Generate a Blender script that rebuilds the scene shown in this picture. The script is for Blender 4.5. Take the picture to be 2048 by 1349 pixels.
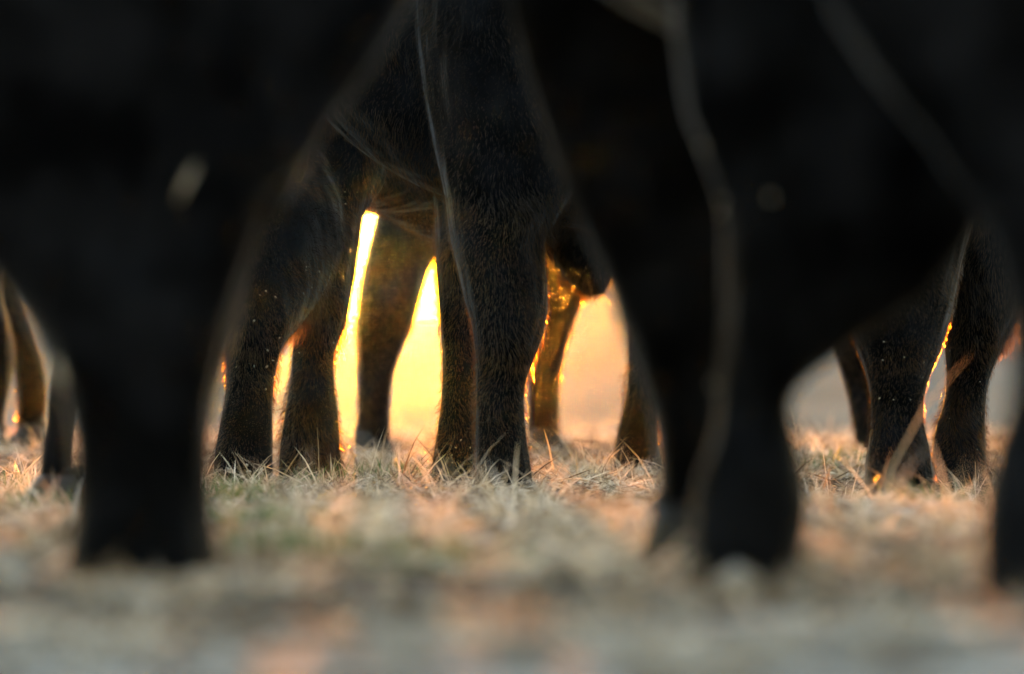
import bpy, bmesh, math, random
import numpy as np
from mathutils import Vector, Matrix
from mathutils.bvhtree import BVHTree
from mathutils import noise as mnoise

# ------------------------------------------------------------------ clearing
for o in list(bpy.data.objects):
    bpy.data.objects.remove(o)
scene = bpy.context.scene
COL = scene.collection
rng = np.random.default_rng(7)
random.seed(7)

# ------------------------------------------------------------------ camera
F = 200.0 / 36.0 * 2048.0        # focal length in pixels of the 2048 px wide photograph
CAM_H = 0.22                     # photographer lies in the grass
Y_HOR = 780.0                    # row of the horizon
FOCUS = 12.0
cam_d = bpy.data.cameras.new("camera")
cam = bpy.data.objects.new("camera", cam_d)
COL.objects.link(cam)
cam_d.lens = 200.0
cam_d.sensor_width = 36.0
cam_d.clip_start = 0.05
cam_d.clip_end = 2000.0
cam_d.dof.use_dof = True
cam_d.dof.focus_distance = FOCUS
cam_d.dof.aperture_fstop = 3.2
cam.location = (0, 0, CAM_H)
cam.rotation_euler = (math.radians(90) + math.atan((Y_HOR - 674.5) / F), 0, 0)
scene.camera = cam


def at(px, py, d):
    """point seen at pixel (px, py) of the 2048x1349 frame at distance d"""
    return Vector(((px - 1024.0) / F * d, d, CAM_H - (py - Y_HOR) / F * d))


# ------------------------------------------------------------------ sky and sun
SUN_AZ = math.atan((738 - 1024) / F)
SUN_EL = math.atan((Y_HOR - 446) / F)
sdir = Vector((math.sin(SUN_AZ) * math.cos(SUN_EL), math.cos(SUN_AZ) * math.cos(SUN_EL), math.sin(SUN_EL)))
world = bpy.data.worlds.new("World")
scene.world = world
world.use_nodes = True
wn = world.node_tree.nodes
wl = world.node_tree.links
wn.clear()
sky = wn.new("ShaderNodeTexSky")
sky.sky_type = 'NISHITA'
sky.sun_disc = False
sky.sun_elevation = SUN_EL
sky.sun_rotation = SUN_AZ
sky.air_density = 1.0
sky.dust_density = 0.6
sky.ozone_density = 1.0
bg = wn.new("ShaderNodeBackground")
bg.inputs[1].default_value = 0.15
wo = wn.new("ShaderNodeOutputWorld")
wl.new(sky.outputs[0], bg.inputs[0])
wl.new(bg.outputs[0], wo.inputs[0])

sun_d = bpy.data.lights.new("sun", 'SUN')
sun_d.energy = 1.6
sun_d.angle = math.radians(0.53)
sun_d.color = (1.0, 0.31, 0.02)
sun = bpy.data.objects.new("sun", sun_d)
COL.objects.link(sun)
sun.rotation_euler = sdir.to_track_quat('Z', 'Y').to_euler()
sun.location = sdir * 60

HAZE_DENSITY = 0.00010
HAZE_G = 0.990
scene.view_settings.view_transform = 'Standard'
scene.view_settings.look = 'None'
scene.view_settings.gamma = 1.0
scene.view_settings.use_curve_mapping = False
scene.view_settings.exposure = 3.95
scene.cycles.use_denoising = True
scene.cycles.use_light_tree = False
scene.cycles.use_adaptive_sampling = True
scene.cycles.adaptive_threshold = 0.02
scene.cycles.max_bounces = 4
scene.cycles.diffuse_bounces = 2
scene.cycles.transmission_bounces = 3
scene.cycles.volume_bounces = 0
scene.cycles.sample_clamp_indirect = 6.0


# ------------------------------------------------------------------ helpers
def tag(o, label=None, cat=None, group=None, kind=None):
    if label: o["label"] = label
    if cat: o["category"] = cat
    if group: o["group"] = group
    if kind: o["kind"] = kind
    return o


def link(name, me, mat=None, parent=None, loc=None):
    o = bpy.data.objects.new(name, me)
    COL.objects.link(o)
    if mat is not None:
        me.materials.append(mat)
    if parent is not None:
        o.parent = parent
    if loc is not None:
        o.location = loc
    return o


def raw_mesh(name, verts, quads, tris, attrs=None, smooth=False):
    verts = np.asarray(verts, np.float32)
    quads = np.asarray(quads, np.int32).reshape(-1, 4)
    tris = np.asarray(tris, np.int32).reshape(-1, 3)
    me = bpy.data.meshes.new(name)
    nq, nt = len(quads), len(tris)
    me.vertices.add(len(verts))
    me.vertices.foreach_set("co", verts.ravel())
    me.loops.add(nq * 4 + nt * 3)
    me.loops.foreach_set("vertex_index", np.concatenate([quads.ravel(), tris.ravel()]))
    me.polygons.add(nq + nt)
    starts = np.concatenate([np.arange(nq) * 4, nq * 4 + np.arange(nt) * 3]).astype(np.int32)
    me.polygons.foreach_set("loop_start", starts)
    if smooth:
        me.polygons.foreach_set("use_smooth", np.ones(nq + nt, bool))
    for k, v in (attrs or {}).items():
        a = me.attributes.new(k, 'FLOAT', 'POINT')
        a.data.foreach_set("value", np.asarray(v, np.float32))
    me.update(calc_edges=True)
    return me


def nodes_of(name):
    m = bpy.data.materials.new(name)
    m.use_nodes = True
    nt = m.node_tree
    nt.nodes.clear()
    out = nt.nodes.new("ShaderNodeOutputMaterial")
    return m, nt.nodes, nt.links, out


def ramp(n, stops):
    r = n.new("ShaderNodeValToRGB")
    e = r.color_ramp.elements
    while len(e) > 1:
        e.remove(e[-1])
    e[0].position = stops[0][0]
    e[0].color = (*stops[0][1], 1)
    for p, c in stops[1:]:
        x = e.new(p)
        x.color = (*c, 1)
    return r


# ------------------------------------------------------------------ materials
def mat_ground():
    m, n, l, out = nodes_of("pasture_soil")
    tc = n.new("ShaderNodeTexCoord")
    n1 = n.new("ShaderNodeTexNoise"); n1.inputs["Scale"].default_value = 3.0; n1.inputs["Detail"].default_value = 8
    n2 = n.new("ShaderNodeTexNoise"); n2.inputs["Scale"].default_value = 45.0; n2.inputs["Detail"].default_value = 6
    l.new(tc.outputs["Object"], n1.inputs["Vector"]); l.new(tc.outputs["Object"], n2.inputs["Vector"])
    r1 = ramp(n, [(0.34, (0.022, 0.016, 0.011)), (0.5, (0.06, 0.046, 0.033)), (0.7, (0.16, 0.13, 0.10))])
    mx = n.new("ShaderNodeMath"); mx.operation = 'MULTIPLY_ADD'
    l.new(n2.outputs["Fac"], mx.inputs[0]); mx.inputs[1].default_value = 0.55
    md = n.new("ShaderNodeMath"); md.operation = 'MULTIPLY'; md.inputs[1].default_value = 0.5
    l.new(n1.outputs["Fac"], md.inputs[0]); l.new(md.outputs[0], mx.inputs[2])
    l.new(mx.outputs[0], r1.inputs[0])
    b = n.new("ShaderNodeBsdfPrincipled")
    b.inputs["Roughness"].default_value = 0.95
    b.inputs["Specular IOR Level"].default_value = 0.1
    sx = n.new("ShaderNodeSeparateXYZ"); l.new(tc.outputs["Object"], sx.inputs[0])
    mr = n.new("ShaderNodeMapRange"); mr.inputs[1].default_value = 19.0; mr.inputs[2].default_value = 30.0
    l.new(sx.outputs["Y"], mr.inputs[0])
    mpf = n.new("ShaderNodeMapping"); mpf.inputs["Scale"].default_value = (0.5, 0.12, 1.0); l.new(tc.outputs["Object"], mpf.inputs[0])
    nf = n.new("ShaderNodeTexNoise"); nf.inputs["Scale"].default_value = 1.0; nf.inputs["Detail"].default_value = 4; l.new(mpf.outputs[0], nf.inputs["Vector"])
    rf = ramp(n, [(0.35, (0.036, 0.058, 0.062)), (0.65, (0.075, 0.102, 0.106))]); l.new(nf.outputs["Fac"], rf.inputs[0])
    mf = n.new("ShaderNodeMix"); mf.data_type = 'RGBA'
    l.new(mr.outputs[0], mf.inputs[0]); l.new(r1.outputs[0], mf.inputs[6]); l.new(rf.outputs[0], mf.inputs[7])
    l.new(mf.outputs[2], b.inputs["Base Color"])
    bp = n.new("ShaderNodeBump"); bp.inputs["Strength"].default_value = 0.6; bp.inputs["Distance"].default_value = 0.01
    l.new(n2.outputs["Fac"], bp.inputs["Height"]); l.new(bp.outputs[0], b.inputs["Normal"])
    l.new(b.outputs[0], out.inputs[0])
    return m


def mat_path():
    m, n, l, out = nodes_of("dusty_track")
    tc = n.new("ShaderNodeTexCoord")
    n1 = n.new("ShaderNodeTexNoise"); n1.inputs["Scale"].default_value = 4.5; n1.inputs["Detail"].default_value = 6
    n2 = n.new("ShaderNodeTexNoise"); n2.inputs["Scale"].default_value = 120.0; n2.inputs["Detail"].default_value = 5
    l.new(tc.outputs["Object"], n1.inputs["Vector"]); l.new(tc.outputs["Object"], n2.inputs["Vector"])
    r1 = ramp(n, [(0.38, (0.045, 0.037, 0.03)), (0.48, (0.20, 0.18, 0.155)), (0.60, (0.42, 0.40, 0.375))])
    l.new(n1.outputs["Fac"], r1.inputs[0])
    b = n.new("ShaderNodeBsdfPrincipled")
    b.inputs["Roughness"].default_value = 0.95
    b.inputs["Specular IOR Level"].default_value = 0.1
    l.new(r1.outputs[0], b.inputs["Base Color"])
    bp = n.new("ShaderNodeBump"); bp.inputs["Strength"].default_value = 0.7; bp.inputs["Distance"].default_value = 0.01
    l.new(n2.outputs["Fac"], bp.inputs["Height"]); l.new(bp.outputs[0], b.inputs["Normal"])
    l.new(b.outputs[0], out.inputs[0])
    return m


def mat_blade(name, stops, trans, tcol):
    m, n, l, out = nodes_of(name)
    at_ = n.new("ShaderNodeAttribute"); at_.attribute_name = "rnd"
    r = ramp(n, stops)
    l.new(at_.outputs["Fac"], r.inputs[0])
    b = n.new("ShaderNodeBsdfPrincipled")
    b.inputs["Roughness"].default_value = 0.45
    b.inputs["Specular IOR Level"].default_value = 0.35
    l.new(r.outputs[0], b.inputs["Base Color"])
    t = n.new("ShaderNodeBsdfTranslucent")
    mc = n.new("ShaderNodeMix"); mc.data_type = 'RGBA'; mc.blend_type = 'MULTIPLY'; mc.inputs[0].default_value = 1.0
    l.new(r.outputs[0], mc.inputs[6]); mc.inputs[7].default_value = (*tcol, 1)
    l.new(mc.outputs[2], t.inputs[0])
    mx = n.new("ShaderNodeMixShader"); mx.inputs[0].default_value = trans
    l.new(b.outputs[0], mx.inputs[1]); l.new(t.outputs[0], mx.inputs[2])
    l.new(mx.outputs[0], out.inputs[0])
    return m


def mat_coat():
    m, n, l, out = nodes_of("black_coat")
    tc = n.new("ShaderNodeTexCoord")
    n1 = n.new("ShaderNodeTexNoise"); n1.inputs["Scale"].default_value = 9.0; n1.inputs["Detail"].default_value = 4
    mp = n.new("ShaderNodeMapping"); mp.inputs["Scale"].default_value = (160, 160, 28)
    n2 = n.new("ShaderNodeTexNoise"); n2.inputs["Scale"].default_value = 1.0; n2.inputs["Detail"].default_value = 4
    l.new(tc.outputs["Object"], n1.inputs["Vector"])
    l.new(tc.outputs["Object"], mp.inputs[0]); l.new(mp.outputs[0], n2.inputs["Vector"])
    r = ramp(n, [(0.40, (0.0004, 0.0006, 0.0011)), (0.64, (0.0045, 0.0052, 0.0072))])
    l.new(n1.outputs["Fac"], r.inputs[0])
    b = n.new("ShaderNodeBsdfPrincipled")
    l.new(r.outputs[0], b.inputs["Base Color"])
    b.inputs["Roughness"].default_value = 0.6
    b.inputs["Specular IOR Level"].default_value = 0.02
    b.inputs["Sheen Weight"].default_value = 0.24
    b.inputs["Sheen Roughness"].default_value = 0.32
    b.inputs["Sheen Tint"].default_value = (0.6, 0.62, 0.68, 1)
    mp3 = n.new("ShaderNodeMapping"); mp3.inputs["Scale"].default_value = (9, 9, 3.5)
    n3 = n.new("ShaderNodeTexNoise"); n3.inputs["Scale"].default_value = 1.0; n3.inputs["Detail"].default_value = 2
    l.new(tc.outputs["Object"], mp3.inputs[0]); l.new(mp3.outputs[0], n3.inputs["Vector"])
    bf = n.new("ShaderNodeBump"); bf.inputs["Strength"].default_value = 1.0; bf.inputs["Distance"].default_value = 0.045
    l.new(n3.outputs["Fac"], bf.inputs["Height"])
    bp = n.new("ShaderNodeBump"); bp.inputs["Strength"].default_value = 0.5; bp.inputs["Distance"].default_value = 0.004
    l.new(n2.outputs["Fac"], bp.inputs["Height"]); l.new(bf.outputs[0], bp.inputs["Normal"]); l.new(bp.outputs[0], b.inputs["Normal"])
    l.new(b.outputs[0], out.inputs[0])
    return m


def mat_hair():
    m, n, l, out = nodes_of("black_hair")
    at_ = n.new("ShaderNodeAttribute"); at_.attribute_name = "rnd"
    r = ramp(n, [(0.0, (0.002, 0.002, 0.0025)), (0.75, (0.005, 0.005, 0.0052)), (1.0, (0.016, 0.013, 0.010))])
    l.new(at_.outputs["Fac"], r.inputs[0])
    b = n.new("ShaderNodeBsdfPrincipled")
    l.new(r.outputs[0], b.inputs["Base Color"])
    b.inputs["Roughness"].default_value = 0.42
    b.inputs["Specular IOR Level"].default_value = 0.14
    t = n.new("ShaderNodeBsdfRefraction"); t.inputs[0].default_value = (0.9, 0.42, 0.12, 1)
    t.inputs["Roughness"].default_value = 0.38
    t.inputs["IOR"].default_value = 1.18
    mx = n.new("ShaderNodeMixShader"); mx.inputs[0].default_value = 0.12
    l.new(b.outputs[0], mx.inputs[1]); l.new(t.outputs[0], mx.inputs[2])
    l.new(mx.outputs[0], out.inputs[0])
    return m


def mat_plain(name, c1, c2, scale, rough):
    m, n, l, out = nodes_of(name)
    tc = n.new("ShaderNodeTexCoord")
    n1 = n.new("ShaderNodeTexNoise"); n1.inputs["Scale"].default_value = scale; n1.inputs["Detail"].default_value = 5
    l.new(tc.outputs["Object"], n1.inputs["Vector"])
    r = ramp(n, [(0.35, c1), (0.65, c2)])
    l.new(n1.outputs["Fac"], r.inputs[0])
    b = n.new("ShaderNodeBsdfPrincipled")
    b.inputs["Roughness"].default_value = rough
    b.inputs["Specular IOR Level"].default_value = 0.25
    l.new(r.outputs[0], b.inputs["Base Color"])
    bp = n.new("ShaderNodeBump"); bp.inputs["Strength"].default_value = 0.4; bp.inputs["Distance"].default_value = 0.003
    l.new(n1.outputs["Fac"], bp.inputs["Height"]); l.new(bp.outputs[0], b.inputs["Normal"])
    l.new(b.outputs[0], out.inputs[0])
    return m


M_GROUND = mat_ground()
M_PATH = mat_path()
M_STRAW = mat_blade("dry_straw", [(0.0, (0.06, 0.04, 0.026)), (0.25, (0.20, 0.15, 0.105)), (0.5, (0.41, 0.345, 0.275)),
                                  (0.75, (0.62, 0.555, 0.48)), (1.0, (0.78, 0.73, 0.67))], 0.25, (1.0, 0.85, 0.6))
M_GREEN = mat_blade("green_blade", [(0.0, (0.03, 0.075, 0.03)), (0.6, (0.065, 0.145, 0.055)), (1.0, (0.16, 0.22, 0.09))],
                    0.45, (1.0, 1.0, 0.5))
M_COAT = mat_coat()
M_HAIR = mat_hair()
M_HOOF = mat_plain("dark_horn", (0.006, 0.0055, 0.005), (0.02, 0.017, 0.015), 30, 0.5)
M_MUD = mat_plain("dried_mud", (0.14, 0.12, 0.095), (0.34, 0.31, 0.26), 60, 0.9)
M_CLOD = mat_plain("soil_clod", (0.05, 0.042, 0.034), (0.30, 0.275, 0.25), 14, 0.95)
M_DUST, _n, _l, _o = nodes_of("dust_flake")
_r = _n.new("ShaderNodeBsdfRefraction"); _r.inputs[0].default_value = (0.85, 0.75, 0.6, 1); _r.inputs["Roughness"].default_value = 0.45; _r.inputs["IOR"].default_value = 1.2
_d = _n.new("ShaderNodeBsdfDiffuse"); _d.inputs[0].default_value = (0.5, 0.43, 0.34, 1)
_m = _n.new("ShaderNodeMixShader"); _m.inputs[0].default_value = 0.5
_l.new(_d.outputs[0], _m.inputs[1]); _l.new(_r.outputs[0], _m.inputs[2]); _l.new(_m.outputs[0], _o.inputs[0])


# ------------------------------------------------------------------ ground
def sstep(a, b, v):
    t = np.clip((v - a) / (b - a), 0, 1)
    return t * t * (3 - 2 * t)


def gz(x, y):
    x = np.asarray(x, float); y = np.asarray(y, float)
    z = 0.045 * sstep(12.0, 16.0, y) - 0.12 * sstep(17.0, 21, y) + 1.35 * sstep(24, 80, y) - 1.8 * sstep(90, 140, y)
    z = z + 0.006 * np.sin(x * 5.1 + 1.3 * np.sin(y * 2.3)) * np.cos(y * 3.7 + x) + 0.004 * np.sin(x * 13 + y * 9)
    z = z - 0.034 * np.exp(-((x - 0.74) / 0.30) ** 2 - ((y - 11.3) / 0.75) ** 2)
    z = z + sstep(40, 78, y) * (0.7 * sstep(-0.4, 1.8, x) + 0.7 * sstep(4.0, 6.4, -x) + 0.05 * np.sin(x * 1.3))
    return z


def grid_sheet(name, xs, ys, dz, mat, parent=None):
    X, Y = np.meshgrid(xs, ys)
    Z = gz(X, Y) + dz
    v = np.stack([X, Y, Z], -1).reshape(-1, 3)
    nx, ny = len(xs), len(ys)
    i = np.arange(ny - 1)[:, None] * nx + np.arange(nx - 1)[None, :]
    q = np.stack([i, i + 1, i + nx + 1, i + nx], -1).reshape(-1, 4)
    return link(name, raw_mesh(name, v, q, [], smooth=True), mat, parent)


ys = np.concatenate([np.linspace(-4, 4, 17)[:-1], np.linspace(4, 20, 161)[:-1], np.linspace(20, 150, 120)])
xs = np.concatenate([np.linspace(-45, -5, 41)[:-1], np.linspace(-5, 5, 101)[:-1], np.linspace(5, 45, 41)])
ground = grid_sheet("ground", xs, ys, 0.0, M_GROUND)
tag(ground, kind="structure")
path = grid_sheet("path", np.linspace(-20, 20, 161), np.concatenate([np.linspace(-3, 3.5, 14)[:-1], np.linspace(3.5, 5.0, 24)]), 0.004, M_PATH)
pv_ = path.data.vertices
for v in pv_:
    if v.co.y > 3.5:
        w_ = (v.co.y - 3.5) / 1.5
        v.co.y += w_ * (0.22 * math.sin(v.co.x * 3.1 + 0.6) + 0.13 * math.sin(v.co.x * 9.7) + 0.06 * math.sin(v.co.x * 27))
        v.co.z = float(gz(v.co.x, v.co.y)) + 0.004
tag(path, kind="structure")


# ------------------------------------------------------------------ blades of grass (uncountable: stuff)
def blades(name, pos, length, elev, azim, width, rnd, curl, mat, label, parent=None):
    """ribbons of three segments; pos (n,3) root, elev/azim root direction, curl bends them over"""
    n = len(pos)
    d = np.stack([np.cos(azim) * np.cos(elev), np.sin(azim) * np.cos(elev), np.sin(elev)], -1)
    side0 = np.stack([-np.sin(azim), np.cos(azim), np.zeros(n)], -1)
    up = np.cross(side0, d); up /= np.linalg.norm(up, axis=1)[:, None]
    up *= np.where(up[:, 2:3] < 0, -1, 1)
    roll = rng.uniform(0, np.pi, n)[:, None]
    side = side0 * np.cos(roll) + up * np.sin(roll)
    sway = side0 * rng.normal(0, 0.22, n)[:, None]
    pts = []
    for t in (0.0, 0.36, 0.7, 1.0):
        p = pos + (d * t + (sway - up * 1.0) * (curl[:, None] * t * t) + 0.0) * length[:, None]
        pts.append(p)
    zmin = gz(pts[0][:, 0], pts[0][:, 1])
    for p in pts[1:]:
        p[:, 2] = np.maximum(p[:, 2], gz(p[:, 0], p[:, 1]) + 0.002 + 0.006 * rng.random(n))
    w = width[:, None] * 0.5
    V = np.empty((n, 7, 3))
    V[:, 0] = pts[0] - side * w; V[:, 1] = pts[0] + side * w
    V[:, 2] = pts[1] - side * w * 0.95; V[:, 3] = pts[1] + side * w * 0.95
    V[:, 4] = pts[2] - side * w * 0.65; V[:, 5] = pts[2] + side * w * 0.65
    V[:, 6] = pts[3]
    b = (np.arange(n) * 7)[:, None]
    q = np.concatenate([b + np.array([0, 1, 3, 2]), b + np.array([2, 3, 5, 4])], 0)
    t = b + np.array([4, 5, 6])
    me = raw_mesh(name, V.reshape(-1, 3), q, t, {"rnd": np.repeat(rnd, 7)})
    o = link(name, me, mat, parent)
    tag(o, label, "grass", kind="stuff")
    return o


def vnoise(x, y, s, seed=0.0):
    return (np.sin(x * s + 1.7 * np.sin(y * s * 0.8 + seed)) * np.cos(y * s * 1.13 + 1.3 * np.sin(x * s * 0.7 + seed * 2)) + 1) * 0.5


def scatter(y0, y1, n, extra=0.85):
    y = rng.uniform(y0, y1, n)
    hw = 0.09 * y + extra
    x = rng.uniform(-1, 1, n) * hw
    return x, y


def grass_zone(y0, y1, dens, lscale, wscale, out):
    area = (0.09 * (y0 + y1) + 1.7) * (y1 - y0)
    n = int(area * dens)
    nt = int(n * 0.58)
    # tufts
    ntuft = max(8, nt // 26)
    tx, ty = scatter(y0, y1, ntuft)
    keep = vnoise(tx, ty, 4.0) * 0.6 + vnoise(tx, ty, 9.0, 2.0) * 0.4 + rng.random(ntuft) * 0.35 > 0.55
    tx, ty = tx[keep], ty[keep]
    th = rng.uniform(0.45, 1.35, len(tx)) * (0.7 + 0.6 * vnoise(tx, ty, 2.6, 1.0))
    k = rng.integers(0, len(tx), nt)
    off = rng.normal(0, 0.022, (nt, 2))
    x = tx[k] + off[:, 0]; y = ty[k] + off[:, 1]
    az = np.arctan2(off[:, 1], off[:, 0]) + rng.normal(0, 0.7, nt)
    el = np.clip(rng.normal(0.72, 0.40, nt), 0.05, 1.5)
    ln = rng.gamma(5.0, 0.0125, nt) * th[k] * lscale
    cu = rng.uniform(0.1, 0.6, nt)
    # thatch lying flat
    nf = n - nt
    fx, fy = scatter(y0, y1, nf * 3)
    fk = np.argsort(-(vnoise(fx, fy, 6.0, 5.0) + rng.random(nf * 3) * 0.9))[:nf]
    fx, fy = fx[fk], fy[fk]
    x = np.concatenate([x, fx]); y = np.concatenate([y, fy])
    az = np.concatenate([az, rng.uniform(0, 2 * np.pi, nf)])
    el = np.concatenate([el, rng.uniform(0.0, 0.45, nf)])
    ln = np.concatenate([ln, rng.uniform(0.03, 0.10, nf) * lscale])
    cu = np.concatenate([cu, rng.uniform(0.0, 0.3, nf)])
    lift = np.concatenate([np.zeros(nt), rng.uniform(0, 0.024, nf)])
    pos = np.stack([x, y, gz(x, y) + lift], -1)
    wd = (0.0010 + 0.0032 * rng.random(n) ** 1.8) * wscale
    rnd = np.clip(rng.normal(0.48, 0.29, n) + np.concatenate([np.full(nt, 0.08), np.full(nf, -0.16)]) + 0.6 * (vnoise(x, y, 3.3, 3.0) - 0.5) + 0.25 * (vnoise(x, y, 11.0, 1.0) - 0.5), 0, 1)
    out.append((pos, ln, el, az, wd, rnd, cu))


acc = []
grass_zone(4.75, 5.4, 700, 0.5, 1.5, acc)
grass_zone(5.3, 6.1, 1000, 0.28, 1.5, acc)
grass_zone(6.0, 6.9, 2200, 0.65, 1.4, acc)
grass_zone(6.8, 9.0, 2600, 1.05, 1.4, acc)
grass_zone(9.0, 15.0, 4200, 0.8, 1.15, acc)
grass_zone(15.0, 19.0, 2600, 0.85, 1.3, acc)
grass_zone(19.0, 30.0, 500, 1.2, 3.0, acc)
# ragged tufts at the near hooves
for px0, px1, dd in ((130, 440, 6.0), (1330, 1620, 6.0), (1960, 2060, 5.3)):
    for _ in range(int((px1 - px0) / 26)):
        c = at(rng.uniform(px0, px1), 1180, dd); k = 26
        hx = c.x + rng.normal(0, 0.013, k); hy = dd + rng.uniform(-0.12, 0.06) + rng.normal(0, 0.013, k)
        acc.append((np.stack([hx, hy, gz(hx, hy)], -1), rng.uniform(0.02, 0.05, k) * rng.uniform(0.4, 1.3), np.clip(rng.normal(0.9, 0.35, k), 0.1, 1.5), rng.uniform(0, 6.28, k),
                    rng.uniform(0.0015, 0.0035, k), np.clip(rng.normal(0.35, 0.2, k), 0, 1), rng.uniform(0.1, 0.5, k)))
# a few long bent stalks
n = 420
x, y = scatter(9.5, 16.0, n)
acc.append((np.stack([x, y, gz(x, y)], -1), rng.uniform(0.07, 0.15, n), rng.uniform(0.7, 1.45, n), rng.uniform(0, 6.28, n),
            rng.uniform(0.001, 0.0018, n), rng.uniform(0.4, 0.95, n), rng.uniform(0.05, 0.5, n)))
blades("dry_grass", *[np.concatenate([a[i] for a in acc]) for i in range(4)],
       np.concatenate([a[4] for a in acc]), np.concatenate([a[5] for a in acc]), np.concatenate([a[6] for a in acc]),
       M_STRAW, "dry straw-coloured grass matted over the trampled pasture")

# green blades in small patches
gx, gy, gh = [], [], []
patches = [(540, 1032, 8.6, 0.05, 130), (470, 985, 10.6, 0.05, 90), (655, 940, 12.3, 0.06, 60), (770, 955, 12.6, 0.05, 40), (1660, 935, 13.6, 0.05, 40),
           (1850, 1030, 10.4, 0.06, 80), (110, 1010, 9.8, 0.05, 60), (1690, 920, 14.2, 0.04, 30), (830, 940, 13.0, 0.04, 26),
           (560, 1120, 7.2, 0.06, 120), (60, 960, 11.5, 0.06, 50), (1930, 1010, 11.0, 0.05, 40), (870, 1150, 6.9, 0.05, 60)]
for px, py, d, r, k in patches:
    c = at(px, py, d); k = int(k * 2.2)
    gx.append(c.x + rng.normal(0, r, k)); gy.append(d + rng.normal(0, r, k)); gh.append(rng.uniform(0.035, 0.075, k))
sx, sy = scatter(6.5, 17, 900)
sk = vnoise(sx, sy, 2.5, 4.0) > 0.62; sx, sy = sx[sk], sy[sk]
gx.append(sx); gy.append(sy); gh.append(rng.uniform(0.02, 0.05, len(sx)))
gx = np.concatenate(gx); gy = np.concatenate(gy); gh = np.concatenate(gh)
n = len(gx)
blades("green_grass", np.stack([gx, gy, gz(gx, gy)], -1), gh, np.clip(rng.normal(1.15, 0.25, n), 0.3, 1.55), rng.uniform(0, 6.28, n),
       rng.uniform(0.0016, 0.0032, n), rng.uniform(0, 1, n), rng.uniform(0.05, 0.35, n), M_GREEN,
       "fresh green grass blades sprouting in patches through the straw")

# clods and pebbles on the track (stuff)
ico = bmesh.new(); bmesh.ops.create_icosphere(ico, subdivisions=1, radius=1.0)
iv = np.array([v.co[:] for v in ico.verts]); it = np.array([[v.index for v in f.verts] for f in ico.faces]); ico.free()
n = 1500
x = rng.uniform(-1.1, 1.1, n); y = rng.uniform(3.9, 6.3, n)
r = rng.gamma(2.0, 0.0032, n) + 0.002
r = np.where(y > 5.6, r * 0.8, r)
big = rng.random(n) < 0.03
r = np.where(big, rng.uniform(0.02, 0.05, n), r)
sc = r[:, None] * rng.uniform(0.6, 1.3, (n, 3)) * np.array([1.1, 1.1, 0.6])
V = iv[None] * (1 + rng.normal(0, 0.13, (n, len(iv), 1))) * sc[:, None, :]
V += np.stack([x, y, gz(x, y) + 0.004 + r * 0.2], -1)[:, None, :]
T = it[None] + (np.arange(n) * len(iv))[:, None, None]
tag(link("soil_clods", raw_mesh("soil_clods", V.reshape(-1, 3), [], T.reshape(-1, 3)), M_CLOD),
    "loose crumbs of soil and small stones on the bare grey track", "clods", kind="stuff")


# ------------------------------------------------------------------ cattle
def smooth_spline(rows, k=4):
    """Catmull-Rom through the rows"""
    P = np.asarray(rows, float)
    out = []
    for i in range(len(P) - 1):
        p0 = P[max(i - 1, 0)]; p1 = P[i]; p2 = P[i + 1]; p3 = P[min(i + 2, len(P) - 1)]
        for j in range(k):
            t = j / k
            out.append(0.5 * ((2 * p1) + (-p0 + p2) * t + (2 * p0 - 5 * p1 + 4 * p2 - p3) * t * t + (-p0 + 3 * p1 - 3 * p2 + p3) * t ** 3))
    out.append(P[-1])
    return np.array(out)


class Hull:
    def __init__(self):
        self.v = []; self.f = []

    def tube(self, centers, U, ra, rb, V=None, seg=20):
        """elliptical loft: ring axes U (radius ra) and V (radius rb)"""
        c = np.asarray(centers, float)
        n = len(c)
        base = len(self.v)
        tang = np.gradient(c, axis=0)
        tang /= np.linalg.norm(tang, axis=1)[:, None] + 1e-9
        U = np.asarray(U, float)
        for i in range(n):
            u = U - tang[i] * np.dot(U, tang[i]); u /= np.linalg.norm(u)
            w = np.cross(tang[i], u)
            for s in range(seg):
                a = 2 * math.pi * s / seg
                self.v.append(tuple(c[i] + u * math.cos(a) * ra[i] + w * math.sin(a) * rb[i]))
        for i in range(n - 1):
            for s in range(seg):
                a = base + i * seg + s; b = base + i * seg + (s + 1) % seg
                self.f.append((a, b, b + seg, a + seg))
        self.f.append(tuple(base + s for s in reversed(range(seg))))
        self.f.append(tuple(base + (n - 1) * seg + s for s in range(seg)))

    def build(self, name, voxel, iters):
        me = bpy.data.meshes.new(name + "_hull")
        me.from_pydata(self.v, [], self.f)
        bm = bmesh.new(); bm.from_mesh(me)
        bmesh.ops.recalc_face_normals(bm, faces=bm.faces); bm.to_mesh(me); bm.free()
        o = bpy.data.objects.new(name + "_hull", me); COL.objects.link(o)
        r = o.modifiers.new("r", 'REMESH'); r.mode = 'VOXEL'; r.voxel_size = voxel; r.use_smooth_shade = True
        s = o.modifiers.new("s", 'SMOOTH'); s.factor = 0.5; s.iterations = iters
        dg = bpy.context.evaluated_depsgraph_get()
        res = bpy.data.meshes.new_from_object(o.evaluated_get(dg))
        bpy.data.objects.remove(o); bpy.data.meshes.remove(me)
        res.name = name
        return res


# torso stations along the body: s, centre height, half width, half height
TORSO = [(-0.80, 1.02, 0.07, 0.10), (-0.76, 1.00, 0.16, 0.19), (-0.66, 0.97, 0.23, 0.27), (-0.48, 0.935, 0.275, 0.335), (-0.22, 0.905, 0.305, 0.365),
         (0.05, 0.895, 0.315, 0.37), (0.30, 0.905, 0.29, 0.365), (0.52, 0.935, 0.25, 0.335), (0.68, 0.965, 0.195, 0.27), (0.80, 0.99, 0.12, 0.18)]


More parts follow.
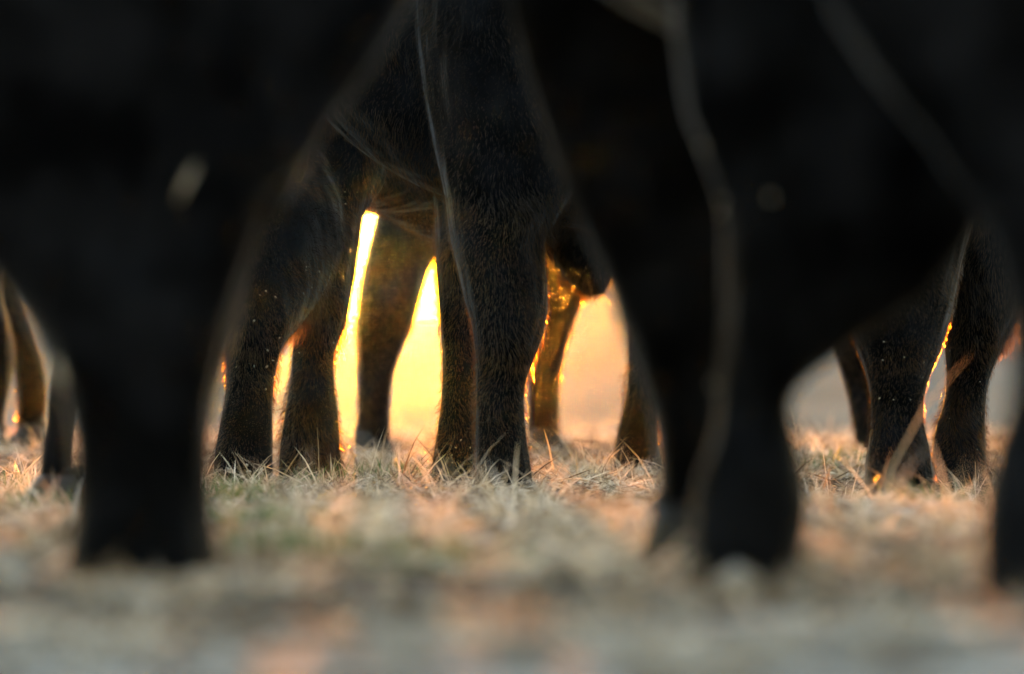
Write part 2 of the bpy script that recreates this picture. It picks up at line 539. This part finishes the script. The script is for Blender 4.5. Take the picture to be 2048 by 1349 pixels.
def hoof_mesh():
    bm = bmesh.new()
    for sx in (-1, 1):
        rings = []
        for z, f0, f1, w, xo in ((0.0, -0.052, 0.075, 0.031, 0.034), (0.012, -0.052, 0.074, 0.032, 0.034), (0.045, -0.046, 0.045, 0.030, 0.031), (0.075, -0.04, 0.026, 0.026, 0.027)):
            ring = []
            for s in range(12):
                a = 2 * math.pi * s / 12
                cy = (f0 + f1) / 2 + (f1 - f0) / 2 * math.sin(a)
                taper = 1.0 - 0.45 * max(0.0, math.sin(a)) ** 2
                cx = sx * (xo + w * math.cos(a) * taper - 0.006 * max(0, math.sin(a)))
                ring.append(bm.verts.new((cx, cy, z)))
            rings.append(ring)
        for a, b in zip(rings, rings[1:]):
            for s in range(12):
                bm.faces.new((a[s], a[(s + 1) % 12], b[(s + 1) % 12], b[s]))
        bm.faces.new(list(reversed(rings[0]))); bm.faces.new(rings[-1])
    bmesh.ops.recalc_face_normals(bm, faces=bm.faces)
    me = bpy.data.meshes.new("hoof"); bm.to_mesh(me); bm.free()
    me.materials.append(M_HOOF)
    for p in me.polygons: p.use_smooth = True
    return me


def dewclaw_mesh():
    bm = bmesh.new()
    bmesh.ops.create_cone(bm, cap_ends=True, segments=8, radius1=0.013, radius2=0.005, depth=0.028)
    bmesh.ops.bevel(bm, geom=bm.edges[:], offset=0.003, segments=1, affect='EDGES')
    me = bpy.data.meshes.new("dewclaw"); bm.to_mesh(me); bm.free()
    me.materials.append(M_HOOF)
    return me


HOOF = hoof_mesh()
DEW = dewclaw_mesh()


def hair_on(body, parent, n, zmax, lmin, lmax, width, seed, xr=None):
    """short locks combed down over the coat, one joined part"""
    r_ = np.random.default_rng(seed)
    me = body
    nv = len(me.vertices)
    co = np.empty(nv * 3, np.float32); me.vertices.foreach_get("co", co); co = co.reshape(-1, 3)
    no = np.empty(nv * 3, np.float32); me.vertices.foreach_get("normal", no); no = no.reshape(-1, 3)
    me.calc_loop_triangles()
    nt = len(me.loop_triangles)
    tr = np.empty(nt * 3, np.int32); me.loop_triangles.foreach_get("vertices", tr); tr = tr.reshape(-1, 3)
    a, b, c = co[tr[:, 0]], co[tr[:, 1]], co[tr[:, 2]]
    area = np.linalg.norm(np.cross(b - a, c - a), axis=1) * 0.5
    cen = (a + b + c) / 3
    w = area * (cen[:, 2] < zmax) * (cen[:, 2] > 0.045)
    w = w * np.where(cen[:, 2] < 0.62, 2.2, 0.8)
    if xr is not None:
        px = 1024 + cen[:, 0] * F / cen[:, 1]
        w = w * (px > xr[0]) * (px < xr[1])
    w /= w.sum()
    k = r_.choice(nt, n, p=w)
    u = r_.random((n, 2)); fl = u.sum(1) > 1; u[fl] = 1 - u[fl]
    P = a[k] + (b[k] - a[k]) * u[:, :1] + (c[k] - a[k]) * u[:, 1:]
    N = no[tr[k, 0]]; N /= np.linalg.norm(N, axis=1)[:, None] + 1e-9
    down = np.tile(np.array([0, 0, -1.0]), (n, 1))
    # curls: a slow swirl of the comb direction
    ph = np.sin(P[:, 0] * 31 + P[:, 2] * 23) + np.sin(P[:, 1] * 27 - P[:, 2] * 37 + 1.0)
    down[:, 0] += 0.28 * ph; down[:, 1] += 0.28 * np.cos(P[:, 2] * 29 + P[:, 0] * 17)
    down += r_.normal(0, 0.22, (n, 3))
    T = down - N * (down * N).sum(1)[:, None]
    T /= np.linalg.norm(T, axis=1)[:, None] + 1e-9
    lock = np.sin(P[:, 0] * 95 + 3 * np.sin(P[:, 2] * 41)) * np.sin(P[:, 2] * 77 + P[:, 1] * 88)
    lift = np.clip(r_.normal(0.50, 0.20, n) + 0.25 * lock, 0.08, 1.2)[:, None]
    wild = r_.random(n) < 0.16
    lift[wild] = r_.uniform(0.7, 1.15, wild.sum())[:, None]
    D0 = T * np.cos(lift) + N * np.sin(lift)
    L = r_.uniform(lmin, lmax, n)[:, None] * (1 + 0.2 * ph[:, None]) * (0.75 + 0.5 * (np.sin(P[:, 0] * 11 + P[:, 2] * 7) * np.sin(P[:, 2] * 13 + P[:, 1] * 9)))[:, None]
    L = L * (1 + 0.9 * (N[:, 2:3] < -0.45)) * np.where(wild[:, None], 1.25, 1.0)
    side = np.cross(D0, N); side /= np.linalg.norm(side, axis=1)[:, None] + 1e-9
    roll = r_.uniform(-0.9, 0.9, n)[:, None]
    side = side * np.cos(roll) + np.cross(D0, side) * np.sin(roll)
    W = (width * r_.uniform(0.6, 1.4, n))[:, None] * 0.5
    p0 = P - N * 0.003
    p1 = P + D0 * L * 0.55
    p2 = p1 + (T * 0.85 + N * 0.18 + np.array([0, 0, -0.25])) * L * 0.45
    V = np.empty((n, 5, 3))
    V[:, 0] = p0 - side * W; V[:, 1] = p0 + side * W
    V[:, 2] = p1 - side * W * 0.7; V[:, 3] = p1 + side * W * 0.7
    V[:, 4] = p2
    bi = (np.arange(n) * 5)[:, None]
    hm = raw_mesh("coat_hair", V.reshape(-1, 3), bi + np.array([0, 1, 3, 2]), bi + np.array([2, 3, 4]), {"rnd": np.repeat(r_.random(n) ** 1.5, 5)})
    o = link("coat_hair", hm, M_HAIR, parent)
    o["kind"] = "stuff"
    return o


BVHS = {}


def cow(name, label, center, heading, legs, scale=1.0, voxel=0.014, iters=6, belly=0.0, tail_to=0.62, extra=None, head_up=0.0, hair=None, zoff=0.0):
    """heading: plan vector; legs: list of (d, rows) with rows (py, px_left, px_right, depth_ratio[, d]) from hoof upwards"""
    hd = np.array([heading[0], heading[1], 0.0]); hd /= np.linalg.norm(hd)
    lat = np.array([hd[1], -hd[0], 0.0])
    C = np.array([center[0], center[1], float(gz(center[0], center[1])) + zoff])
    H = Hull()
    st = smooth_spline(TORSO, 4)
    cz = [C + hd * r[0] * scale + np.array([0, 0, r[1] * scale + belly * 0.5]) for r in st]
    H.tube(cz, lat, [r[2] * scale for r in st], [r[3] * scale - belly * 0.5 for r in st], seg=32)
    # neck, head, ears
    nk = smooth_spline([(0.50, 1.00, 0.24, 0.30), (0.78, 1.08, 0.17, 0.25), (1.02, 1.22 + head_up, 0.12, 0.18), (1.22, 1.36 + head_up, 0.10, 0.14)], 4)
    H.tube([C + hd * r[0] * scale + np.array([0, 0, r[1] * scale]) for r in nk], lat, nk[:, 2] * scale, nk[:, 3] * scale)
    hdn = smooth_spline([(1.14, 1.44 + head_up, 0.09, 0.09), (1.26, 1.39 + head_up, 0.115, 0.125), (1.40, 1.27 + head_up, 0.09, 0.10), (1.52, 1.15 + head_up, 0.07, 0.075), (1.58, 1.09 + head_up, 0.075, 0.07), (1.61, 1.05 + head_up, 0.04, 0.04)], 3)
    H.tube([C + hd * r[0] * scale + np.array([0, 0, r[1] * scale]) for r in hdn], lat, hdn[:, 2] * scale, hdn[:, 3] * scale)
    for s in (-1, 1):
        e = [(0.08, 0.02, 0.03), (0.14, 0.035, 0.055), (0.21, 0.02, 0.05), (0.26, 0.012, 0.02)]
        H.tube([C + hd * 1.19 * scale + lat * s * r[0] * scale + np.array([0, 0, (1.42 + head_up) * scale - r[0] * 0.15]) for r in e], hd, [r[1] for r in e], [r[2] for r in e], seg=12)
    # tail
    tl = smooth_spline([(-0.70, 1.20, 0.05), (-0.80, 1.16, 0.035), (-0.85, 1.02, 0.026), (-0.86, 0.85, 0.024), (-0.86, max(tail_to + 0.08, 0.70), 0.036), (-0.86, tail_to, 0.02)], 3)
    H.tube([C + hd * r[0] * scale + np.array([0, 0, r[1] * scale]) for r in tl], lat, tl[:, 2], tl[:, 2], seg=12)
    # legs
    feet = []
    viewx = np.array([1.0, 0.0, 0.0])
    for d, rows in legs:
        P = []
        for row in rows:
            py, l_, r_, k = row[:4]
            dd = row[4] if len(row) > 4 else d
            c = at((l_ + r_) / 2, py, dd)
            ra = (r_ - l_) / 2 / F * dd
            P.append((c.x, c.y, c.z, ra, ra * k))
        sp = smooth_spline(P, 4)
        H.tube(sp[:, :3], viewx, sp[:, 3], sp[:, 4], seg=24)
        feet.append((P[0][0], P[0][1]))
    for pts, ax in (extra or []):
        sp = smooth_spline(pts, 3)
        H.tube(sp[:, :3], ax, sp[:, 3], sp[:, 4], seg=20)
    me = H.build(name, voxel, iters)
    me.materials.append(M_COAT)
    root = bpy.data.objects.new(name, None); COL.objects.link(root)
    root.location = (C[0], C[1], float(gz(C[0], C[1])))
    root.empty_display_size = 0.3
    tag(root, label, "cow")
    inv = Matrix.Translation(-Vector(root.location))
    BVHS[root.name] = (BVHTree.FromPolygons([v.co[:] for v in me.vertices], [p.vertices[:] for p in me.polygons]), root)
    hobj = None
    body = bpy.data.objects.new("body", me); COL.objects.link(body)
    body.parent = root; body.matrix_parent_inverse = inv
    if hair:
        h = hair_on(me, root, *hair)
        h.matrix_parent_inverse = inv
    yaw = math.atan2(-hd[0], hd[1])
    for fx, fy in feet:
        z = float(gz(fx, fy))
        h = bpy.data.objects.new("hoof", HOOF); COL.objects.link(h)
        h.parent = root; h.matrix_parent_inverse = inv
        h.location = (fx, fy, z); h.rotation_euler = (0, 0, yaw + random.uniform(-0.2, 0.2))
        for s in (-1, 1):
            w = bpy.data.objects.new("dewclaw", DEW); COL.objects.link(w)
            w.parent = root; w.matrix_parent_inverse = inv
            p = Vector((fx, fy, z + 0.075)) - Vector(hd) * 0.036 + Vector(lat) * s * 0.026
            w.location = p
            w.rotation_euler = (math.radians(150), 0, yaw)
    return root


def gy_(d):
    """row of the ground at distance d"""
    return Y_HOR + (CAM_H - float(gz(0, d))) * F / d


def hidden_leg(px, d, fat=1.0, up=0.62):
    """plain straight leg for the places the photograph hides"""
    g = gy_(d); S = F / d
    rows = []
    for z, w, k in ((0.045, 0.050, 1.2), (0.09, 0.046, 1.1), (0.13, 0.050, 1.1), (0.22, 0.042, 1.2), (0.31, 0.048, 1.25), (0.36, 0.062, 1.25), (0.45, 0.075, 1.3), (0.56, 0.10, 1.5), (0.72, 0.13, 1.7)):
        rows.append((g - z * S, px - w * fat * S, px + w * fat * S, k))
    return (d, rows)


cows = {}
# ---- middle distance, in focus: cow whose forelegs stand left of the bright gap
cows['m1'] = cow("cow", "black cow in focus, two hairy forelegs left of the white-hot gap", (-0.10, 13.12), (-0.62, -0.78), [
    (12.25, [(1012, 424, 548, 1.1), (975, 424, 545, 1.1), (940, 425, 546, 1.05), (890, 432, 546, 1.05), (830, 443, 546, 1.1), (770, 452, 548, 1.15), (710, 448, 560, 1.2),
             (660, 430, 582, 1.15), (600, 416, 618, 1.1, 12.3), (520, 405, 668, 1.0, 12.4), (430, 400, 690, 0.9, 12.5), (300, 390, 700, 0.8, 12.65), (150, 380, 710, 0.7, 12.8), (20, 380, 720, 0.6, 12.9)]),
    (12.55, [(985, 556, 690, 1.1), (950, 557, 686, 1.1), (905, 558, 682, 1.1), (850, 566, 679, 1.1), (790, 575, 673, 1.15), (730, 583, 667, 1.2), (690, 585, 672, 1.25),
             (640, 592, 692, 1.25), (580, 605, 704, 1.2), (520, 618, 714, 1.2), (460, 628, 722, 1.2), (410, 636, 732, 1.3), (330, 645, 780, 1.5, 12.6)]),
    (13.4, [(965, 1222, 1325, 1.1), (930, 1224, 1322, 1.1), (880, 1232, 1318, 1.1), (830, 1244, 1318, 1.15), (780, 1254, 1322, 1.2), (720, 1258, 1340, 1.3), (650, 1260, 1365, 1.4),
            (580, 1262, 1390, 1.5), (500, 1240, 1420, 1.4), (400, 1200, 1440, 1.2)]),
    hidden_leg(1380, 13.9)],
    belly=0.072, voxel=0.012, iters=5,
    extra=[([(-0.10 - 0.62 * q, 13.12 - 0.78 * q, zb + 0.15, w_, 0.15) for q, zb, w_ in ((0.32, 0.65, 0.06), (0.23, 0.605, 0.09), (0.13, 0.570, 0.11), (0.02, 0.553, 0.14), (-0.2, 0.545, 0.20), (-0.45, 0.55, 0.20))], (0.78, -0.62, 0)),
           ([(0.165, 13.36, 0.70, 0.16, 0.17), (0.17, 13.35, 0.62, 0.125, 0.15), (0.172, 13.32, 0.555, 0.095, 0.12), (0.182, 13.3, 0.505, 0.07, 0.08), (0.192, 13.3, 0.465, 0.042, 0.05), (0.197, 13.3, 0.44, 0.02, 0.02)], (1, 0, 0))],
    hair=(140000, 1.05, 0.013, 0.030, 0.00065, 11))

# ---- middle distance: broad cow in the centre, its other pair of legs at the right
cows['m2'] = cow("cow", "black cow in focus standing broadside, thick central leg and leg pair far right", (0.40, 11.95), (0.985, -0.05), [
    (12.15, [(1000, 860, 960, 1.2), (955, 862, 960, 1.2), (910, 866, 955, 1.1), (850, 876, 955, 1.1), (790, 882, 957, 1.15), (720, 884, 965, 1.2), (650, 880, 975, 1.3),
             (580, 875, 985, 1.4), (500, 868, 1010, 1.5), (420, 862, 1060, 1.3), (300, 850, 1120, 1.0), (160, 840, 1150, 0.9), (0, 835, 1160, 0.8)]),
    (11.7, [(1010, 952, 1068, 1.2), (965, 952, 1066, 1.2), (920, 950, 1060, 1.1), (860, 950, 1052, 1.05), (790, 952, 1048, 1.1), (740, 950, 1058, 1.15), (690, 946, 1078, 1.2),
            (640, 940, 1094, 1.2), (590, 928, 1097, 1.2), (530, 914, 1092, 1.25), (460, 896, 1098, 1.3), (380, 880, 1140, 1.2), (280, 858, 1190, 1.0), (150, 838, 1240, 0.9), (20, 830, 1260, 0.8), (-80, 830, 1260, 0.7)]),
    (11.65, [(1030, 1738, 1866, 1.2), (990, 1730, 1868, 1.2), (950, 1728, 1867, 1.15), (900, 1733, 1860, 1.1), (850, 1740, 1848, 1.05), (800, 1740, 1848, 1.1), (750, 1730, 1860, 1.15),
             (700, 1712, 1882, 1.2), (650, 1695, 1898, 1.25), (590, 1680, 1912, 1.3), (500, 1660, 1930, 1.3), (400, 1640, 1960, 1.2), (250, 1600, 2000, 1.0), (100, 1580, 2020, 0.8)]),
    (12.15, [(1005, 1862, 1978, 1.2), (960, 1862, 1975, 1.2), (915, 1864, 1974, 1.1), (870, 1868, 1973, 1.1), (820, 1884, 1972, 1.1), (770, 1892, 1976, 1.15), (720, 1890, 1992, 1.2),
             (670, 1884, 2014, 1.25), (600, 1872, 2050, 1.2), (500, 1850, 2090, 1.1), (400, 1820, 2120, 1.0), (250, 1780, 2140, 0.9), (100, 1760, 2140, 0.8)])],
    belly=0.02, voxel=0.012, iters=5, tail_to=0.66,
    hair=(160000, 1.05, 0.011, 0.025, 0.00065, 12))

# ---- behind them, side on
cows['f'] = cow("cow", "dark cow further back, legs showing on both sides of the thick central leg", (0.30, 15.3), (1.0, 0.03), [
    (15.2, [(945, 698, 790, 1.1), (905, 702, 784, 1.1), (860, 712, 780, 1.1), (800, 716, 780, 1.1), (740, 714, 790, 1.2), (690, 712, 806, 1.3), (640, 712, 826, 1.4),
            (580, 720, 844, 1.4), (520, 732, 862, 1.3), (470, 742, 890, 1.2), (400, 752, 960, 1.0), (320, 770, 1040, 0.9)]),
    (15.5, [(940, 1050, 1132, 1.1), (900, 1052, 1128, 1.1), (850, 1054, 1120, 1.1), (790, 1056, 1120, 1.1), (730, 1056, 1126, 1.2), (670, 1058, 1140, 1.3), (610, 1060, 1160, 1.3),
            (550, 1060, 1190, 1.3), (470, 1050, 1230, 1.0)]),
    (15.1, [(940, 1715, 1800, 1.1), (900, 1712, 1795, 1.1), (850, 1706, 1780, 1.1), (790, 1694, 1772, 1.1), (740, 1680, 1775, 1.2), (690, 1664, 1780, 1.3), (620, 1640, 1790, 1.4), (520, 1610, 1800, 1.3)]),
    hidden_leg(1500, 15.6)],
    voxel=0.015, tail_to=0.9, hair=(70000, 0.9, 0.012, 0.024, 0.0009, 13))

# ---- far left cow
cows['fl'] = cow("cow", "dark cow far back at the left edge, orange rim on its legs", (-2.02, 16.2), (-1.0, 0.05), [
    (16.3, [(930, 28, 92, 1.1), (890, 30, 88, 1.1), (840, 32, 90, 1.1), (790, 32, 95, 1.2), (740, 28, 92, 1.25), (690, 24, 76, 1.3), (640, 10, 60, 1.3), (590, -10, 45, 1.3), (520, -50, 40, 1.2), (440, -110, 60, 1.0)]),
    (15.9, [(930, -60, 16, 1.1), (890, -56, 12, 1.1), (830, -52, 10, 1.1), (770, -54, 22, 1.2), (710, -58, 30, 1.25), (650, -66, 20, 1.3), (590, -80, 8, 1.3), (510, -100, 20, 1.2), (440, -120, 60, 1.0)]),
    hidden_leg(-820, 16.0), hidden_leg(-760, 16.4)],
    voxel=0.016, tail_to=0.85, hair=(30000, 0.9, 0.012, 0.022, 0.0013, 14))

# ---- left cow just behind the near one
cows['l'] = cow("cow", "black cow at left, one slim leg and split hoof beside the big blurred leg", (-1.32, 10.05), (-1.0, 0.1), [
    (9.9, [(1040, 70, 150, 1.2), (1000, 70, 148, 1.2), (960, 76, 146, 1.1), (900, 82, 146, 1.1), (830, 90, 150, 1.1), (760, 98, 165, 1.2), (700, 108, 190, 1.3), (640, 120, 220, 1.3), (560, 130, 280, 1.3), (470, 110, 330, 1.2), (380, 60, 380, 1.0)]),
    hidden_leg(290, 10.3), hidden_leg(-960, 9.9), hidden_leg(-900, 10.2)],
    voxel=0.016, tail_to=0.7, hair=(9000, 0.8, 0.008, 0.014, 0.0011, 15))

# ---- near, out of focus
cows['n1'] = cow("cow", "large blurred black cow filling the near left of the picture", (-0.96, 6.35), (-1.0, 0.08), [
    (6.2, [(1222, 118, 452, 0.9), (1180, 122, 448, 0.9), (1120, 130, 444, 0.9), (1050, 140, 432, 0.9), (960, 142, 424, 0.9), (880, 140, 424, 0.9), (800, 126, 428, 0.9), (720, 92, 448, 0.85), (640, 58, 468, 0.8),
           (560, 8, 500, 0.65), (470, -50, 535, 0.5), (380, -120, 580, 0.45), (280, -190, 650, 0.45), (150, -270, 730, 0.45), (0, -340, 815, 0.45), (-150, -380, 880, 0.4)]),
    (6.6, [(1170, 236, 432, 1.2), (1090, 238, 428, 1.1), (1000, 240, 425, 1.1), (900, 246, 425, 1.0), (800, 230, 440, 1.1), (700, 200, 470, 1.0), (600, 160, 500, 0.8), (480, 100, 540, 0.6), (340, 20, 620, 0.5), (150, -80, 720, 0.5), (0, -100, 800, 0.4)]),
    hidden_leg(-2550, 5.9, 1.1), hidden_leg(-2400, 6.5, 1.1)],
    voxel=0.016, iters=6, tail_to=0.85)

cows['n2'] = cow("cow", "large blurred black cow right of centre with overlapping near hind legs", (0.78, 6.42), (0.97, -0.14), [
    (6.15, [(1225, 1356, 1622, 1.0), (1180, 1362, 1616, 1.0), (1130, 1374, 1606, 1.05), (1060, 1374, 1616, 1.0), (980, 1386, 1624, 1.0), (900, 1412, 1610, 1.0), (830, 1430, 1588, 1.0), (770, 1434, 1592, 1.05), (710, 1430, 1640, 1.0),
            (640, 1426, 1712, 0.85), (560, 1418, 1800, 0.65), (470, 1404, 1905, 0.5), (360, 1386, 1990, 0.42), (230, 1365, 2040, 0.4), (100, 1345, 2020, 0.45), (-60, 1330, 2060, 0.4)]),
    (6.8, [(1150, 1312, 1450, 1.2), (1090, 1312, 1448, 1.15), (1000, 1312, 1446, 1.1), (900, 1306, 1446, 1.0), (800, 1290, 1450, 1.05), (700, 1254, 1470, 1.0), (620, 1228, 1490, 0.85), (540, 1202, 1500, 0.7), (440, 1160, 1510, 0.6),
           (330, 1112, 1520, 0.5), (200, 1066, 1540, 0.45), (80, 1030, 1560, 0.45), (-60, 1000, 1580, 0.4)]),
    hidden_leg(3250, 6.0, 1.1), hidden_leg(3150, 6.5, 1.1)],
    voxel=0.016, iters=6, tail_to=0.9)

cows['n3'] = cow("cow", "blurred black cow cut off by the right edge, only its nearest leg showing", (1.10, 5.45), (0.99, -0.1), [
    (5.45, [(1280, 1955, 2240, 1.0), (1225, 1958, 2230, 1.0), (1160, 1955, 2220, 1.0), (1090, 1952, 2210, 1.0), (1000, 1958, 2204, 1.0), (920, 1974, 2200, 1.0), (840, 2006, 2204, 1.0), (780, 2016, 2230, 1.0), (700, 2004, 2280, 0.95), (620, 1996, 2330, 0.8),
            (520, 1970, 2400, 0.6), (420, 1930, 2460, 0.5), (300, 1866, 2520, 0.45), (160, 1770, 2600, 0.45), (0, 1660, 2680, 0.4), (-150, 1600, 2720, 0.4)]),
    hidden_leg(2210, 5.85, 1.1), hidden_leg(4400, 5.2, 1.1), hidden_leg(4100, 5.7, 1.1)],
    voxel=0.018, iters=6, tail_to=0.9)


# ------------------------------------------------------------------ dried mud stuck to the coats
def mud_on(key, specs):
    bvh, root = BVHS[cows[key].name]
    V = []; T = []
    for px, py, rx, rz, rot in specs:
        p = at(px, py, 10.0); o = Vector((0, 0, CAM_H))
        hit, nrm, idx, dist = bvh.ray_cast(o, (p - o).normalized())
        if hit is None:
            continue
        nrm = nrm.normalized()
        u = nrm.cross(Vector((0, 0, 1))).normalized(); w = u.cross(nrm)
        uu = u * math.cos(rot) + w * math.sin(rot); ww = w * math.cos(rot) - u * math.sin(rot)
        b = len(V)
        for q in iv:
            j = 1 + random.uniform(-0.25, 0.25)
            V.append(hit + uu * q[0] * rx * j + ww * q[1] * rz * j + nrm * (q[2] * min(rx, rz) * 0.5 + 0.006))
        T += [[b + i for i in t] for t in it.tolist()]
    if not T:
        return
    me = raw_mesh("dried_mud", [v[:] for v in V], [], T)
    o = link("dried_mud", me, M_MUD, root)
    o.matrix_parent_inverse = Matrix.Translation(-Vector(root.location))
    o["kind"] = "stuff"


def flecks(l, r, t, b, n, s0, s1):
    return [(random.uniform(l, r), random.uniform(t, b), random.uniform(s0, s1), random.uniform(s0, s1) * 1.4, random.uniform(0, 3)) for _ in range(n)]


mud_on('m1', flecks(470, 560, 580, 780, 14, 0.0014, 0.0036) + flecks(600, 680, 440, 720, 12, 0.0012, 0.003) + flecks(660, 760, 360, 430, 6, 0.001, 0.0025) + flecks(440, 540, 930, 985, 16, 0.002, 0.006))
mud_on('m2', flecks(1740, 1860, 660, 800, 9, 0.001, 0.0024) + flecks(890, 1040, 880, 960, 5, 0.001, 0.0025) + flecks(1890, 1960, 700, 900, 4, 0.001, 0.002))
mud_on('n1', [(372, 362, 0.004, 0.028, 0.42), (128, 745, 0.006, 0.020, 0.0)])
mud_on('n2', [(1545, 396, 0.003, 0.004, 0), (1440, 425, 0.004, 0.008, 0.6), (1452, 400, 0.003, 0.006, -0.3), (1415, 290, 0.003, 0.0035, 0), (1438, 770, 0.0035, 0.005, 0)])

# ------------------------------------------------------------------ dust motes drifting in the light (stuff)
n = 62000
d = rng.uniform(11.0, 15.1, n)
px = np.where(rng.random(n) < 0.7, rng.normal(900, 190, n), rng.uniform(420, 1350, n)); py = rng.uniform(420, 950, n)
P = np.stack([(px - 1024) / F * d, d, CAM_H - (py - Y_HOR) / F * d], -1)
P = P[P[:, 2] > 0.05]
n = len(P)
s = (0.00022 + 0.00035 * rng.random(n) ** 3)[:, None, None]
base = np.array([[1, 0, 0], [-0.5, 0.87, 0], [-0.5, -0.87, 0]])
Q, _ = np.linalg.qr(rng.normal(0, 1, (n, 3, 3)))
V = np.einsum('vk,nkj->nvj', base, Q) * s + P[:, None, :]
T = np.arange(n * 3).reshape(-1, 3)
tag(link("dust", raw_mesh("dust", V.reshape(-1, 3), [], T), M_DUST),
    "fine dust drifting in the low sunlight under the cattle", "dust", kind="stuff")

# ------------------------------------------------------------------ haze
hb = bmesh.new()
bmesh.ops.create_cube(hb, size=1.0)
for v in hb.verts:
    v.co.x *= 96; v.co.y = (v.co.y + 0.5) * 160 - 6; v.co.z = (v.co.z + 0.5) * 4.6 - 1.5
hm = bpy.data.meshes.new("haze"); hb.to_mesh(hm); hb.free()
mh = bpy.data.materials.new("dusty_air"); mh.use_nodes = True
hn = mh.node_tree.nodes; hn.clear()
ho = hn.new("ShaderNodeOutputMaterial")
pv = hn.new("ShaderNodeVolumePrincipled")
pv.inputs["Color"].default_value = (0.95, 0.93, 0.90, 1)
pv.inputs["Density"].default_value = HAZE_DENSITY
pv.inputs["Anisotropy"].default_value = HAZE_G
mh.node_tree.links.new(pv.outputs[0], ho.inputs["Volume"])
hz = link("haze", hm, mh)
tag(hz, "thin golden dust haze hanging over the pasture", "haze", kind="stuff")
